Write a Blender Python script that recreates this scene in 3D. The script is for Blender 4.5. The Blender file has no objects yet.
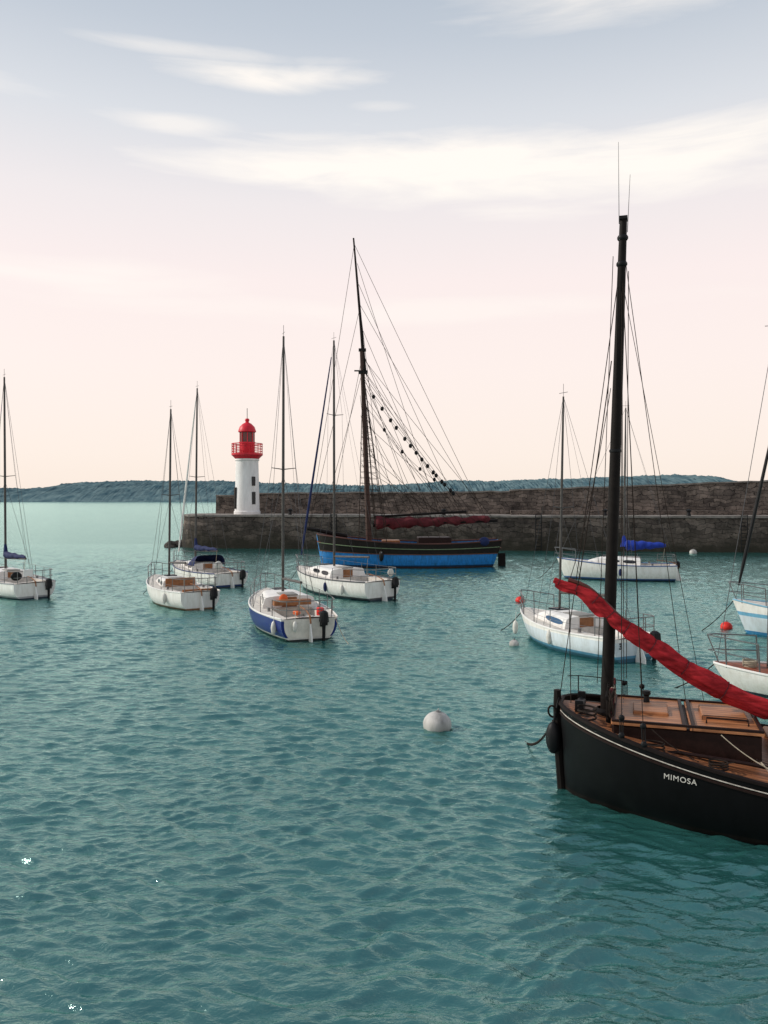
import bpy, math, random
import numpy as np
from mathutils import Vector, Matrix, Quaternion
random.seed(7)
rng=np.random.default_rng(5)
scene=bpy.context.scene
COL=scene.collection
scene.view_settings.view_transform='Standard'
scene.view_settings.look='None'
scene.view_settings.exposure=0

# ---------------------------------------------------------------- materials
def srgb(r,g,b):
    f=lambda c:(c/255/12.92) if c/255<=0.04045 else ((c/255+0.055)/1.055)**2.4
    return (f(r),f(g),f(b),1)
def mat(name,col,rough=0.5,var=0.25,scale=6,bump=0.0,metal=0,spec=0.3,streak=False,col2=None,stretch=None):
    m=bpy.data.materials.new(name); m.use_nodes=True
    nt=m.node_tree; n=nt.nodes; l=nt.links
    b=n['Principled BSDF']; b.inputs['Roughness'].default_value=rough; b.inputs['Metallic'].default_value=metal
    b.inputs['Specular IOR Level'].default_value=spec
    tc=n.new('ShaderNodeTexCoord'); mp=n.new('ShaderNodeMapping'); l.new(tc.outputs['Object'],mp.inputs['Vector'])
    if streak: mp.inputs['Scale'].default_value=(1,1,0.25)
    if stretch: mp.inputs['Scale'].default_value=stretch
    no=n.new('ShaderNodeTexNoise'); no.inputs['Scale'].default_value=scale; no.inputs['Detail'].default_value=6; no.inputs['Roughness'].default_value=0.65
    l.new(mp.outputs['Vector'],no.inputs['Vector'])
    cr=n.new('ShaderNodeValToRGB'); l.new(no.outputs['Fac'],cr.inputs['Fac'])
    c=col if len(col)==4 else (*col,1)
    d=col2 if col2 else tuple(x*(1-var) for x in c[:3])
    cr.color_ramp.elements[0].position=0.32; cr.color_ramp.elements[0].color=(*d[:3],1)
    cr.color_ramp.elements[1].position=0.62; cr.color_ramp.elements[1].color=c
    l.new(cr.outputs['Color'],b.inputs['Base Color'])
    if bump>0:
        bp=n.new('ShaderNodeBump'); bp.inputs['Strength'].default_value=bump; bp.inputs['Distance'].default_value=0.02
        l.new(no.outputs['Fac'],bp.inputs['Height']); l.new(bp.outputs['Normal'],b.inputs['Normal'])
    return m
def hull_mat(name,bands,rough=0.3,dirt=0.25,spec=0.4):
    """bands: list of (z, colour): colour applies from that height above waterline upward"""
    m=bpy.data.materials.new(name); m.use_nodes=True
    nt=m.node_tree; n=nt.nodes; l=nt.links; b=n['Principled BSDF']; b.inputs['Roughness'].default_value=rough; b.inputs['Specular IOR Level'].default_value=spec
    tc=n.new('ShaderNodeTexCoord'); sp=n.new('ShaderNodeSeparateXYZ'); l.new(tc.outputs['Object'],sp.inputs[0])
    mr=n.new('ShaderNodeMapRange'); mr.inputs['From Min'].default_value=-1; mr.inputs['From Max'].default_value=3
    l.new(sp.outputs['Z'],mr.inputs['Value'])
    cr=n.new('ShaderNodeValToRGB'); cr.color_ramp.interpolation='CONSTANT'; l.new(mr.outputs['Result'],cr.inputs['Fac'])
    el=cr.color_ramp.elements
    el[0].position=0; el[0].color=bands[0][1]
    el[1].position=(bands[1][0]+1)/4; el[1].color=bands[1][1]
    for z,c in bands[2:]:
        e=el.new((z+1)/4); e.color=c
    mp=n.new('ShaderNodeMapping'); mp.inputs['Scale'].default_value=(3,3,0.7); l.new(tc.outputs['Object'],mp.inputs['Vector'])
    no=n.new('ShaderNodeTexNoise'); no.inputs['Scale'].default_value=2.5; no.inputs['Detail'].default_value=8; no.inputs['Roughness'].default_value=0.7
    l.new(mp.outputs['Vector'],no.inputs['Vector'])
    c2=n.new('ShaderNodeValToRGB'); c2.color_ramp.elements[0].position=0.3; c2.color_ramp.elements[1].position=0.6
    c2.color_ramp.elements[0].color=(1-dirt,1-dirt*1.1,1-dirt*1.3,1); c2.color_ramp.elements[1].color=(1,1,1,1)
    l.new(no.outputs['Fac'],c2.inputs['Fac'])
    mx=n.new('ShaderNodeMix'); mx.data_type='RGBA'; mx.blend_type='MULTIPLY'; mx.inputs['Factor'].default_value=1
    l.new(cr.outputs['Color'],mx.inputs['A']); l.new(c2.outputs['Color'],mx.inputs['B']); l.new(mx.outputs['Result'],b.inputs['Base Color'])
    return m
def plank_mat(name,c1,c2,groove,width=0.09,rough=0.6,axis='Y'):
    m=bpy.data.materials.new(name); m.use_nodes=True
    nt=m.node_tree; n=nt.nodes; l=nt.links; b=n['Principled BSDF']; b.inputs['Roughness'].default_value=rough; b.inputs['Specular IOR Level'].default_value=0.3
    tc=n.new('ShaderNodeTexCoord')
    br=n.new('ShaderNodeTexBrick'); br.inputs['Scale'].default_value=1; br.inputs['Brick Width'].default_value=1.9; br.inputs['Row Height'].default_value=width
    br.inputs['Mortar Size'].default_value=0.006; br.inputs['Color1'].default_value=(*c1,1); br.inputs['Color2'].default_value=(*c2,1); br.inputs['Mortar'].default_value=(*groove,1)
    l.new(tc.outputs['Object'],br.inputs['Vector'])
    mp=n.new('ShaderNodeMapping'); mp.inputs['Scale'].default_value=(1.5,18,4); l.new(tc.outputs['Object'],mp.inputs['Vector'])
    no=n.new('ShaderNodeTexNoise'); no.inputs['Scale'].default_value=2; no.inputs['Detail'].default_value=8; l.new(mp.outputs['Vector'],no.inputs['Vector'])
    cr=n.new('ShaderNodeValToRGB'); cr.color_ramp.elements[0].position=0.3; cr.color_ramp.elements[0].color=(0.45,0.42,0.42,1); cr.color_ramp.elements[1].position=0.7; cr.color_ramp.elements[1].color=(1,1,1,1)
    l.new(no.outputs['Fac'],cr.inputs['Fac'])
    mx=n.new('ShaderNodeMix'); mx.data_type='RGBA'; mx.blend_type='MULTIPLY'; mx.inputs['Factor'].default_value=1
    l.new(br.outputs['Color'],mx.inputs['A']); l.new(cr.outputs['Color'],mx.inputs['B']); l.new(mx.outputs['Result'],b.inputs['Base Color'])
    return m

WHITE=(0.80,0.78,0.74,1)
M_gel=mat('gelcoat white',WHITE,0.35,0.16,3)
M_deck=mat('deck offwhite',(0.68,0.63,0.56,1),0.6,0.3,5,0.1)
M_grey=mat('grey nonskid',(0.30,0.29,0.27,1),0.8,0.25,8)
M_glass=mat('dark window',(0.012,0.016,0.022,1),0.1,0.2,3)
M_alu=mat('mast aluminium',(0.085,0.078,0.072,1),0.45,0.4,4,spec=0.2)
M_steel=mat('stainless tube',(0.20,0.20,0.20,1),0.35,0.2,10,metal=0.6)
M_wire=mat('rigging wire',(0.07,0.07,0.075,1),0.6,0.2,10)
M_teak=mat('varnished teak',(0.32,0.13,0.05,1),0.4,0.45,9)
M_blk=mat('black plastic',(0.008,0.008,0.009,1),0.5,0.3,8,spec=0.2)
M_darkwood=mat('dark spar wood',(0.011,0.008,0.007,1),0.6,0.4,9,0.1,spec=0.12)
M_blue=mat('blue canvas',(0.012,0.04,0.32,1),0.8,0.4,6,0.4)
M_navy=mat('navy canvas',(0.012,0.022,0.09,1),0.8,0.4,6,0.4)
M_red=mat('red plastic',(0.70,0.03,0.02,1),0.45,0.25,6)
M_sailred=mat('tanned red sailcloth',(0.46,0.026,0.033,1),0.85,0.65,3.0,0.8,spec=0.12,stretch=(0.7,4,4))
M_rustsail=mat('tanned brown sail',(0.12,0.018,0.024,1),0.85,0.5,5,0.6)
M_fender=mat('white fender vinyl',(0.7,0.68,0.62,1),0.45,0.3,7)
M_rope=mat('pale rope',(0.42,0.36,0.27,1),0.9,0.4,30)
M_tar=mat('tarred rope',(0.03,0.022,0.018,1),0.9,0.4,30,spec=0.1)
M_orange=mat('orange lifebuoy',(0.72,0.13,0.03,1),0.6,0.2,7)
M_redteak=mat('red brown deck',(0.30,0.09,0.05,1),0.6,0.45,7)

# ---------------------------------------------------------------- mesh builder
class MB:
    def __init__(s): s.v=[]; s.f=[]; s.mi=[]
    def add(s,vs,fs,mi=0):
        o=len(s.v); s.v+= [tuple(p) for p in vs]; s.f+=[tuple(i+o for i in f) for f in fs]; s.mi+=[mi]*len(fs); return s
    def tube(s,pts,r,n=6,mi=0,caps=True):
        pts=[Vector(p) for p in pts]; N=len(pts)
        if not isinstance(r,(list,tuple)): r=[r]*N
        elif len(r)==2 and N!=2: r=[r[0]+(r[1]-r[0])*i/(N-1) for i in range(N)]
        vs=[];fs=[]; up=None
        for i,p in enumerate(pts):
            t=(pts[min(i+1,N-1)]-pts[max(i-1,0)])
            t=t.normalized() if t.length>1e-9 else Vector((0,0,1))
            if up is None:
                up=Vector((0,0,1)) if abs(t.z)<0.9 else Vector((1,0,0))
            a=up-t*up.dot(t); a.normalize(); up=a; b=t.cross(a)
            for k in range(n):
                w=2*math.pi*k/n
                vs.append(p+(a*math.cos(w)+b*math.sin(w))*r[i])
        for i in range(N-1):
            for k in range(n):
                fs.append((i*n+k,i*n+(k+1)%n,(i+1)*n+(k+1)%n,(i+1)*n+k))
        if caps:
            fs.append(tuple(range(n-1,-1,-1))); fs.append(tuple((N-1)*n+k for k in range(n)))
        return s.add(vs,fs,mi)
    def box(s,c,d,mi=0,rz=0,ch=0.0,taper=1.0):
        x,y,z=d[0]/2,d[1]/2,d[2]/2
        ch=ch or min(d)*0.08
        ring=lambda X,Y,Z:[(X-ch,-Y,Z),(X,-Y+ch,Z),(X,Y-ch,Z),(X-ch,Y,Z),(-X+ch,Y,Z),(-X,Y-ch,Z),(-X,-Y+ch,Z),(-X+ch,-Y,Z)]
        vs=ring(x,y,-z)+ring(x*taper,y*taper,z-ch)+ring(x*taper-ch,y*taper-ch,z)
        fs=[tuple(range(7,-1,-1)),tuple(16+i for i in range(8))]
        for r in (0,8):
            for k in range(8): fs.append((r+k,r+(k+1)%8,r+8+(k+1)%8,r+8+k))
        R=Matrix.Rotation(rz,3,'Z'); C=Vector(c)
        return s.add([R@Vector(p)+C for p in vs],fs,mi)
    def ell(s,c,r,mi=0,n=16,m=10,rot=None):
        vs=[];fs=[]; C=Vector(c)
        for i in range(m+1):
            th=math.pi*i/m
            for k in range(n):
                ph=2*math.pi*k/n
                p=Vector((r[0]*math.sin(th)*math.cos(ph),r[1]*math.sin(th)*math.sin(ph),r[2]*math.cos(th)))
                if rot: p=rot@p
                vs.append(C+p)
        for i in range(m):
            for k in range(n): fs.append((i*n+k,(i+1)*n+k,(i+1)*n+(k+1)%n,i*n+(k+1)%n))
        return s.add(vs,fs,mi)
    def lathe(s,prof,c=(0,0,0),n=32,mi=0):
        vs=[];fs=[]
        for r,z in prof:
            for k in range(n):
                w=2*math.pi*k/n; vs.append((c[0]+r*math.cos(w),c[1]+r*math.sin(w),c[2]+z))
        for i in range(len(prof)-1):
            for k in range(n): fs.append((i*n+k,i*n+(k+1)%n,(i+1)*n+(k+1)%n,(i+1)*n+k))
        return s.add(vs,fs,mi)
    def make(s,name,parent=None,mats=(),smooth=True,label=None,angle=40):
        me=bpy.data.meshes.new(name); me.from_pydata(s.v,[],s.f); me.update()
        for m in mats: me.materials.append(m)
        if len(mats)>1:
            for i,p in enumerate(me.polygons): p.material_index=s.mi[i]
        import bmesh
        bm=bmesh.new(); bm.from_mesh(me); bmesh.ops.recalc_face_normals(bm,faces=bm.faces)
        if smooth:
            for e in bm.edges:
                e.smooth = not (len(e.link_faces)==2 and e.calc_face_angle(0)>math.radians(angle))
            for f in bm.faces: f.smooth=True
        bm.to_mesh(me); bm.free()
        ob=bpy.data.objects.new(name,me); COL.objects.link(ob)
        if parent: ob.parent=parent
        if label: ob['label']=label
        return ob
def top(name,loc,heading,label,cat,group=None):
    e=bpy.data.objects.new(name,None); COL.objects.link(e); e.empty_display_size=0.3
    e.location=loc; e.rotation_euler=(0,0,math.radians(heading))
    e['label']=label; e['category']=cat
    if group: e['group']=group
    return e
def setlab(o,label,cat,group=None):
    o['label']=label; o['category']=cat
    if group: o['group']=group
def sag(a,b,d,n=10):
    a=Vector(a); b=Vector(b)
    return [a.lerp(b,i/n)-Vector((0,0,d*4*(i/n)*(1-i/n))) for i in range(n+1)]

# ---------------------------------------------------------------- hull maths
class Hull:
    def __init__(s,L,B,fb,fs,dip=0.08,tf=0.72,draft=0.4,p=2.0,q=0.8,rake=0.5,trake=0.1,mx=0.42,sternup=0.2,flare=1.5):
        s.__dict__.update(L=L,B=B,fb=fb,fs=fs,dip=dip,tf=tf,draft=draft,p=p,q=q,rake=rake,trake=trake,mx=mx,sternup=sternup,flare=flare)
    def b(s,t):
        if t<s.mx: f=s.tf+(1-s.tf)*math.sin(math.pi/2*t/s.mx)
        else:
            u=(t-s.mx)/(1-s.mx); f=max(0,1-u**s.p)**s.q
        return max(0.012,s.B/2*f)
    def zs(s,t): return s.fs+(s.fb-s.fs)*t**1.6-s.dip*math.sin(math.pi*t)
    def pt(s,t,a,side=1,off=0):
        b=s.b(t); z0=s.zs(t)
        dr=s.draft*(0.25+0.75*math.sin(math.pi*min(1,0.12+t*0.8)))
        k=3.2 if t<0.45 else 3.2-(3.2-s.flare)*((t-0.45)/0.55)
        y=b*max(0,(1-a**k))**0.75+off
        z=z0-(z0+dr)*a
        x=t*s.L-s.rake*a*t**5+s.trake*a*(1-t)**8*1.0
        return Vector((x,side*y,z))
    def side_at(s,t,z,side=1,off=0):
        z0=s.zs(t); dr=s.draft*(0.25+0.75*math.sin(math.pi*min(1,0.12+t*0.8)))
        return s.pt(t,(z0-z)/(z0+dr),side,off)
    def build(s,parent,m,n=36,k=14,label=None):
        mb=MB(); vs=[]; W=2*k+1
        ts=[1-(1-i/n)**1.25 for i in range(n+1)]
        for t in ts:
            for j in range(-k,k+1):
                a=1-abs(j)/k
                vs.append(s.pt(t,a,1 if j>=0 else -1))
        fs=[]
        for i in range(n):
            for j in range(2*k): fs.append((i*W+j,i*W+j+1,(i+1)*W+j+1,(i+1)*W+j))
        mb.add(vs,fs)
        mb.add([vs[j] for j in range(W)],[tuple(range(W))])
        return mb.make('hull',parent,[m],label=label,angle=50)
    def deck(s,parent,mats,ck=None,wc=0.6,depth=0.4,lower=0.0,camber=0.05,name='deck'):
        ts=[i/40 for i in range(41)]
        if ck: 
            ts=[t for t in ts if min(abs(t-ck[0]),abs(t-ck[1]))>0.008]+[ck[0]-.003,ck[0]+.003,ck[1]-.003,ck[1]+.003]
        ts=sorted(ts); ts[-1]=0.995
        vs=[];fs=[];mi=[]
        for t in ts:
            b=s.b(t)*(0.985 if lower else 1.0); w=min(wc,b*0.8); z0=s.zs(t)-lower
            if lower: b=abs(s.side_at(t,z0).y)-0.01; b=max(b,0.01); w=min(wc,b*0.8)
            inside= ck and ck[0]<t<ck[1]
            for y in (-b,-(b+w)/2,-w-0.015,-w,-w*0.62,-w*0.6,0,w*0.6,w*0.62,w,w+0.015,(b+w)/2,b):
                z=z0+camber*(1-(y/b)**2)
                if inside and abs(y)<=w+1e-6: z=z0-depth*(0.45 if abs(y)>w*0.61 else 1.0)
                vs.append((t*s.L,y,z))
        W=13
        mb=MB()
        for i in range(len(ts)-1):
            ins=ck and ck[0]<ts[i]<ck[1] and ck[0]<ts[i+1]<ck[1]
            for j in range(W-1):
                fs.append((i*W+j,i*W+j+1,(i+1)*W+j+1,(i+1)*W+j)); mi.append(1 if ins and 4<=j<=7 else 0)
        mb.add(vs,fs); mb.mi=mi
        return mb.make(name,parent,mats,angle=30)
    def rail(s,parent,name,m,r=0.03,dz=0.0,off=0.0,t0=0.0,t1=0.995,n=40,zf=None):
        mb=MB(); pts=[]
        for side in (1,-1):
            seq=[]
            for i in range(n+1):
                t=t0+(t1-t0)*i/n
                z=zf(t) if zf else s.zs(t)+min(dz,0)
                p=s.side_at(t,z,side,off); p.z+=max(dz,0); seq.append(p)
            if side==-1: seq.reverse()
            pts.append(seq)
        mb.tube(pts[0]+pts[1],r,6)
        return mb.make(name,parent,[m])

def cabin(h,parent,t0,t1,w0,w1,ht,m_wall,nwin=2,name='cabin',front=0.45,winm=None,label=None):
    L=h.L; n=14; vs=[];fs=[]
    def sec(u):
        t=t0+(t1-t0)*u; x=t*L; w=w0+(w1-w0)*u; hh=ht
        if u>1-front:
            k=(u-(1-front))/front; hh=ht*(1-k**1.6*0.93)
        zb=h.zs(t)-0.01
        return x,w,hh,zb
    prof=[(-1,0),(-0.97,.25),(-0.9,.82),(-0.84,.94),(-0.72,1.0),(-0.35,1.06),(0,1.08),(0.35,1.06),(0.72,1.0),(0.84,.94),(0.9,.82),(0.97,.25),(1,0)]
    for i in range(n+1):
        x,w,hh,zb=sec(i/n)
        for py,pz in prof: vs.append((x,py*w,zb+pz*hh))
    W=len(prof)
    for i in range(n):
        for j in range(W-1): fs.append((i*W+j,i*W+j+1,(i+1)*W+j+1,(i+1)*W+j))
    fs.append(tuple(range(W)))
    mb=MB().add(vs,fs); c=mb.make(name,parent,[m_wall],angle=35,label=label)
    for side in (1,-1):
        for k in range(nwin):
            ua=0.08+k*(0.62/nwin); ub=ua+0.62/nwin*0.78
            q=[]
            g=6
            for i in range(g+1):
                u=ua+(ub-ua)*i/g; x,w,hh,zb=sec(u)
                e=0.13*(abs(2*i/g-1)**4)
                for f in (0.32+e,0.76-e):
                    yy=w*(0.97-(f-.25)/.57*.07)+0.008
                    q.append((x,side*yy,zb+f*hh))
            MB().add(q,[(2*i,2*i+1,2*i+3,2*i+2) for i in range(g)]).make('window',c,[winm or M_glass])
    x,w,hh,zb=sec(0)
    MB().box((x-0.015,0,zb+hh*0.5),(0.03,0.52,hh*0.86)).make('companionway_door',c,[M_teak])
    MB().box((x+0.35,0,zb+hh*1.1),(0.75,0.6,0.05)).make('sliding_hatch',c,[M_grey])
    xf=sec(0.62)[0]; z62=sec(0.62)
    MB().box((xf,0,z62[3]+z62[2]*1.07+.02),(0.45,0.45,0.05)).make('deck_hatch',c,[M_glass])
    return c

def outboard(parent,x,y,z,col=None):
    e=MB()
    e.box((x-0.12,y,z+0.12),(0.34,0.26,0.36),0,ch=0.06,taper=0.86)
    e.box((x-0.10,y,z-0.10),(0.22,0.2,0.12),0)
    e.tube([(x-0.1,y,z-0.12),(x-0.08,y,z-0.75)],[0.06,0.05],8)
    e.box((x+0.02,y,z-0.1),(0.1,0.18,0.24),0)
    e.tube([(x-0.02,y,z+.1),(x+0.3,y+.04,z+0.16),(x+0.42,y+.05,z+.15)],[.018,.018,.018],6)
    e.box((x-0.11,y,z-0.72),(0.26,0.14,0.02),0)
    return e.make('outboard_motor',parent,[col or M_blk])

def rudder(parent,h,m,tiller=True):
    zt=h.zs(0)
    pr=[(-0.02,zt*0.75),(-0.10,zt*0.8),(-0.30,zt*0.2),(-0.34,-0.4),(0.06,-0.4),(0.05,0.1),(-0.02,0.3)]
    vs=[(x,-0.02,z) for x,z in pr]+[(x,0.02,z) for x,z in pr]; n=len(pr)
    fs=[tuple(range(n-1,-1,-1)),tuple(range(n,2*n))]+[(i,(i+1)%n,(i+1)%n+n,i+n) for i in range(n)]
    r=MB().add(vs,fs).make('rudder',parent,[m],smooth=False)
    if tiller:
        MB().tube([(-0.14,0,zt*0.8),(-0.05,0,zt+0.08),(0.4,0,zt+0.2),(1.0,0.05,zt+0.26)],[0.028,0.02],6).make('tiller',r,[M_teak])
    return r

def rails(parent,h,pulpit=True,pushpit=True,lifelines=True,m=None,hh=0.55,hdx=0.0,r=0.016):
    m=m or M_steel
    L=h.L
    if pulpit:
        mb=MB()
        pts=[]; low=[]
        for i,(t,sd) in enumerate([(0.84,1),(0.90,1),(0.955,1),(0.99,1),(1.0,0),(0.99,-1),(0.955,-1),(0.90,-1),(0.84,-1)]):
            b=h.b(min(t,0.97))*0.92+0.03
            x=t*L+(0.12 if sd==0 else 0.0); z=h.zs(min(t,1))
            pts.append((x,sd*b,z+hh+0.05)); low.append((x-0.02,sd*b,z+hh*0.5))
        mb.tube(pts,r,6); mb.tube(low,r*.8,6)
        for k in (0,2,6,8):
            x,y,z=pts[k]; mb.tube([(x-0.03,y,h.zs(0.9)),(x,y,z)],r,6)
        mb.tube([(L-0.15,0.05,h.zs(0.97)),pts[4]],r*.9,6)
        mb.make('bow_pulpit',parent,[m])
    if pushpit:
        mb=MB(); pts=[];low=[]
        for t,f in [(0.13,1),(0.04,1),(0.005,0.85),(0.0,0.4),(0.0,-0.4),(0.005,-0.85),(0.04,-1),(0.13,-1)]:
            b=h.b(t)*0.93; pts.append((t*L+0.02,f*b,h.zs(t)+hh)); low.append((t*L+0.02,f*b,h.zs(t)+hh*0.5))
        mb.tube(pts,r,6); mb.tube(low,r*.8,6)
        for k in (0,2,3,4,5,7):
            x,y,z=pts[k]; mb.tube([(x,y,h.zs(0.0)-0.02),(x,y,z)],r*.9,6)
        mb.make('stern_rail',parent,[m])
    if lifelines:
        for sd in (1,-1):
            mb=MB(); tl=[];
            for t in (0.13,0.30,0.47,0.65,0.84):
                b=h.b(t)*0.94; tl.append((t*L,sd*b,h.zs(t)+hh))
                if 0.2<t<0.8: mb.tube([(t*L,sd*b,h.zs(t)-0.02),(t*L,sd*b,h.zs(t)+hh)],0.013,6)
            mb.tube(tl,0.006,4); mb.tube([(x,y,z-hh*0.5) for x,y,z in tl],0.005,4)
            mb.make('lifeline',parent,[m])

def rig(parent,h,tm,ztop,boom=True,cover=None,spread=0.5,furl=None,mr=0.06,boomz=0.9,boomlen=0.42,wire=0.007,mm=None,frac=1.0,spreads=1,backstay=True,lean=0.0,vane=True,bulk=1.0,us=None):
    L=h.L; x=tm*L; zd=h.zs(tm); mm=mm or M_alu; mr*=0.88
    T=Vector((x-0.12-lean,0,ztop)); Bm=Vector((x,0,zd+0.05))
    P=lambda u:Bm.lerp(T,u)
    mast=MB().tube([P(i/8) for i in range(9)],[mr,mr,mr,mr,mr,mr*.97,mr*.92,mr*.85,mr*.72],10).make('mast',parent,[mm])
    if vane:
        mb=MB(); mb.tube([T,T+Vector((0,0,0.40))],0.008,4); mb.tube([T+Vector((0.2,0,0.12)),T+Vector((-0.2,0,0.12))],0.008,4)
        mb.make('masthead_fitting',mast,[M_wire])
    us=us or ([0.5] if spreads==1 else [0.36,0.68])
    if spread:
        for u in us:
            for sd in (1,-1):
                MB().tube([P(u),P(u)+Vector((-0.1,sd*spread,0.05))],[0.020,0.013],6).make('spreader',mast,[mm])
    bow=Vector((L*0.985,0,h.zs(0.98)+0.05)); hf=P(frac)
    MB().tube([bow,hf],wire,4).make('forestay',parent,[M_wire])
    if furl:
        A=bow.lerp(hf,0.05); Bq=bow.lerp(hf,0.93)
        pts=[A.lerp(Bq,i/12) for i in range(13)]
        MB().tube(pts,[0.03,.055,.060,.060,.058,.055,.052,.048,.044,.040,.036,.031,.025],8).make('furled_jib',parent,[furl])
    if backstay:
        MB().tube([(0.05,0,h.zs(0)+0.02),P(1)],wire,4).make('backstay',parent,[M_wire])
    for sd in (1,-1):
        base=Vector((x-0.08,sd*h.b(tm)*0.94,h.zs(tm)))
        if spread:
            tip=P(us[0])+Vector((-0.1,sd*spread,0.05))
            pts=[base,tip]
            if len(us)==2: pts.append(P(us[1])+Vector((-0.1,sd*spread*.85,0.05)))
            MB().tube(pts+[P(frac)],wire,4).make('shroud',parent,[M_wire])
            MB().tube([base+Vector((-0.35,0,0)),P(us[0]-0.02)],wire,4).make('shroud',parent,[M_wire])
        else: MB().tube([base,P(0.92)],wire,4).make('shroud',parent,[M_wire])
    if boom:
        bz=zd+boomz; e=Vector((x-boomlen*L,0.0,bz+0.12)); g=Vector((x-0.08,0,bz))
        bo=MB().tube([g,e],0.045,8).make('boom',parent,[mm])
        if cover:
            n=22; pts=[];rr=[]
            for i in range(n+1):
                u=i/n; p=g.lerp(e,u*0.97); p.z+=0.07+0.02*math.sin(u*17)+0.08*(1-u)
                pts.append(p); rr.append(bulk*(0.17-0.10*u)*(1+0.10*math.sin(u*31+1))*(0.6 if i in(0,n) else 1))
            MB().tube(pts,rr,10).make('sail_cover',bo,[cover])
            MB().tube([g+Vector((0.02,0,0.1)),g+Vector((0.07,0,0.7))],[0.13*bulk,0.06],8).make('sail_cover',bo,[cover])
        MB().tube([e+Vector((0.1,0,0)),(e.x+0.25,0,h.zs(0.1)+0.1)],0.012,4).make('mainsheet',bo,[M_rope])
        MB().tube([e,P(1)],wire*.7,4).make('topping_lift',bo,[M_wire])
    return mast

def fender(parent,x,y,z,m=None,r=0.09,l=0.45,horizontal=False):
    rot=Matrix.Rotation(math.pi/2,3,'Y') if horizontal else None
    mb=MB(); mb.ell((x,y,z),(r,r,l/2),n=12,m=8,rot=rot)
    mb.tube([(x,y,z+l/2-.03),(x,y*0.97,z+l/2+0.3)],0.009,4)
    return mb.make('fender',parent,[m or M_fender])

G='sailboats moored in the harbour'
def sailboat(loc,heading,label,L,B,ztop,tm=0.56,top_col=WHITE,stripe=None,anti=(0.03,0.04,0.06,1),cover=None,furl=None,mr=0.06,
             cab=(0.40,0.78,0.62,0.34,0.38),ck=(0.06,0.38),fb=0.95,fs=0.72,tf=0.72,spreads=1,sprayhood=None,motor=True,rud=True,dirt=0.2,
             transom=None,bands=None,cabm=None,nwin=2,winm=None,boomlen=0.4,frac=1.0,boom=True,wire=0.007,lean=0.0,bulk=1.0,deckm=None,railr=0.016,roll=0,us=None,railh=0.55):
    e=top('sailboat',(loc[0],loc[1],0),heading,label,'sailboat',G)
    e.rotation_euler[0]=math.radians(roll)
    h=Hull(L,B,fb,fs,tf=tf)
    bands=bands or [(-1,anti),(0.06,stripe or top_col),(0.13,top_col)]
    h.build(e,hull_mat('hull paint',bands,dirt=dirt))
    h.deck(e,[deckm or M_deck,M_grey],ck=ck,wc=B*0.27,depth=0.42)
    h.rail(e,'rubbing_strake',M_gel if stripe is None else mat('strake',stripe,0.5),0.028,0.02)
    cabin(h,e,cab[0],cab[1],cab[2]*B/2*1.15,cab[3]*B/2*1.1,cab[4],cabm or M_gel,nwin,winm=winm)
    rig(e,h,tm,ztop,cover=cover,furl=furl,mr=mr,spreads=spreads,boomlen=boomlen,frac=frac,boom=boom,wire=wire,spread=0.42*B/2.4,lean=lean,bulk=bulk,us=us)
    rails(e,h,r=railr,hh=railh)
    if rud: rudder(e,h,M_gel)
    if motor: outboard(e,-0.03,-B*0.22,fs-0.12)
    for sd in (1,-1):
        MB().lathe([(0.07,0),(0.05,0.05),(0.05,0.12),(0.065,0.14),(0,0.145)],(ck[1]*L-0.5,sd*B*0.34,h.zs(ck[1])),10).make('winch',e,[M_steel])
    for k in range(2):
        cx=0.14*L+k*0.8; cy=random.uniform(-.35,.35); cz=h.zs(.2)-0.36
        MB().tube([(cx+0.13*math.cos(w)*(1-.02*w),cy+0.11*math.sin(w),cz+0.006*w) for w in np.linspace(0,19,40)],0.014,4).make('rope_coil',e,[M_rope if k else M_navy])
    MB().tube(sag((L-0.05,0,h.zs(.99)),(L+1.1,0.3,-0.1),0.12,8),0.014,5).make('mooring_line',e,[M_tar])
    if transom:
        vs=[];k=8
        for a in [i/k*0.62+0.03 for i in range(k+1)]:
            p=h.pt(0,a); vs.append((p.x-0.015,p.y*0.9,p.z)); vs.append((p.x-0.015,-p.y*0.9,p.z))
        MB().add(vs,[(2*i,2*i+1,2*i+3,2*i+2) for i in range(k)]).make('transom_board',e,[transom])
    if sprayhood:
        x0=cab[0]*L; w=cab[2]*B/2*1.1; zb=h.zs(cab[0])+cab[4]*0.7; vs=[];n=10;m=5
        for i in range(m+1):
            u=i/m
            for k in range(n+1):
                a=math.pi*k/n; hh=0.55*math.sin(math.pi/2*(1-u)**0.7) if u<1 else 0.02
                vs.append((x0-0.25+1.0*u,w*math.cos(a),zb+hh*min(1,1.5*math.sin(a))**0.8))
        fs=[(i*(n+1)+k,i*(n+1)+k+1,(i+1)*(n+1)+k+1,(i+1)*(n+1)+k) for i in range(m) for k in range(n)]
        MB().add(vs,fs).make('sprayhood',e,[sprayhood],angle=60)
    return e,h

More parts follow.
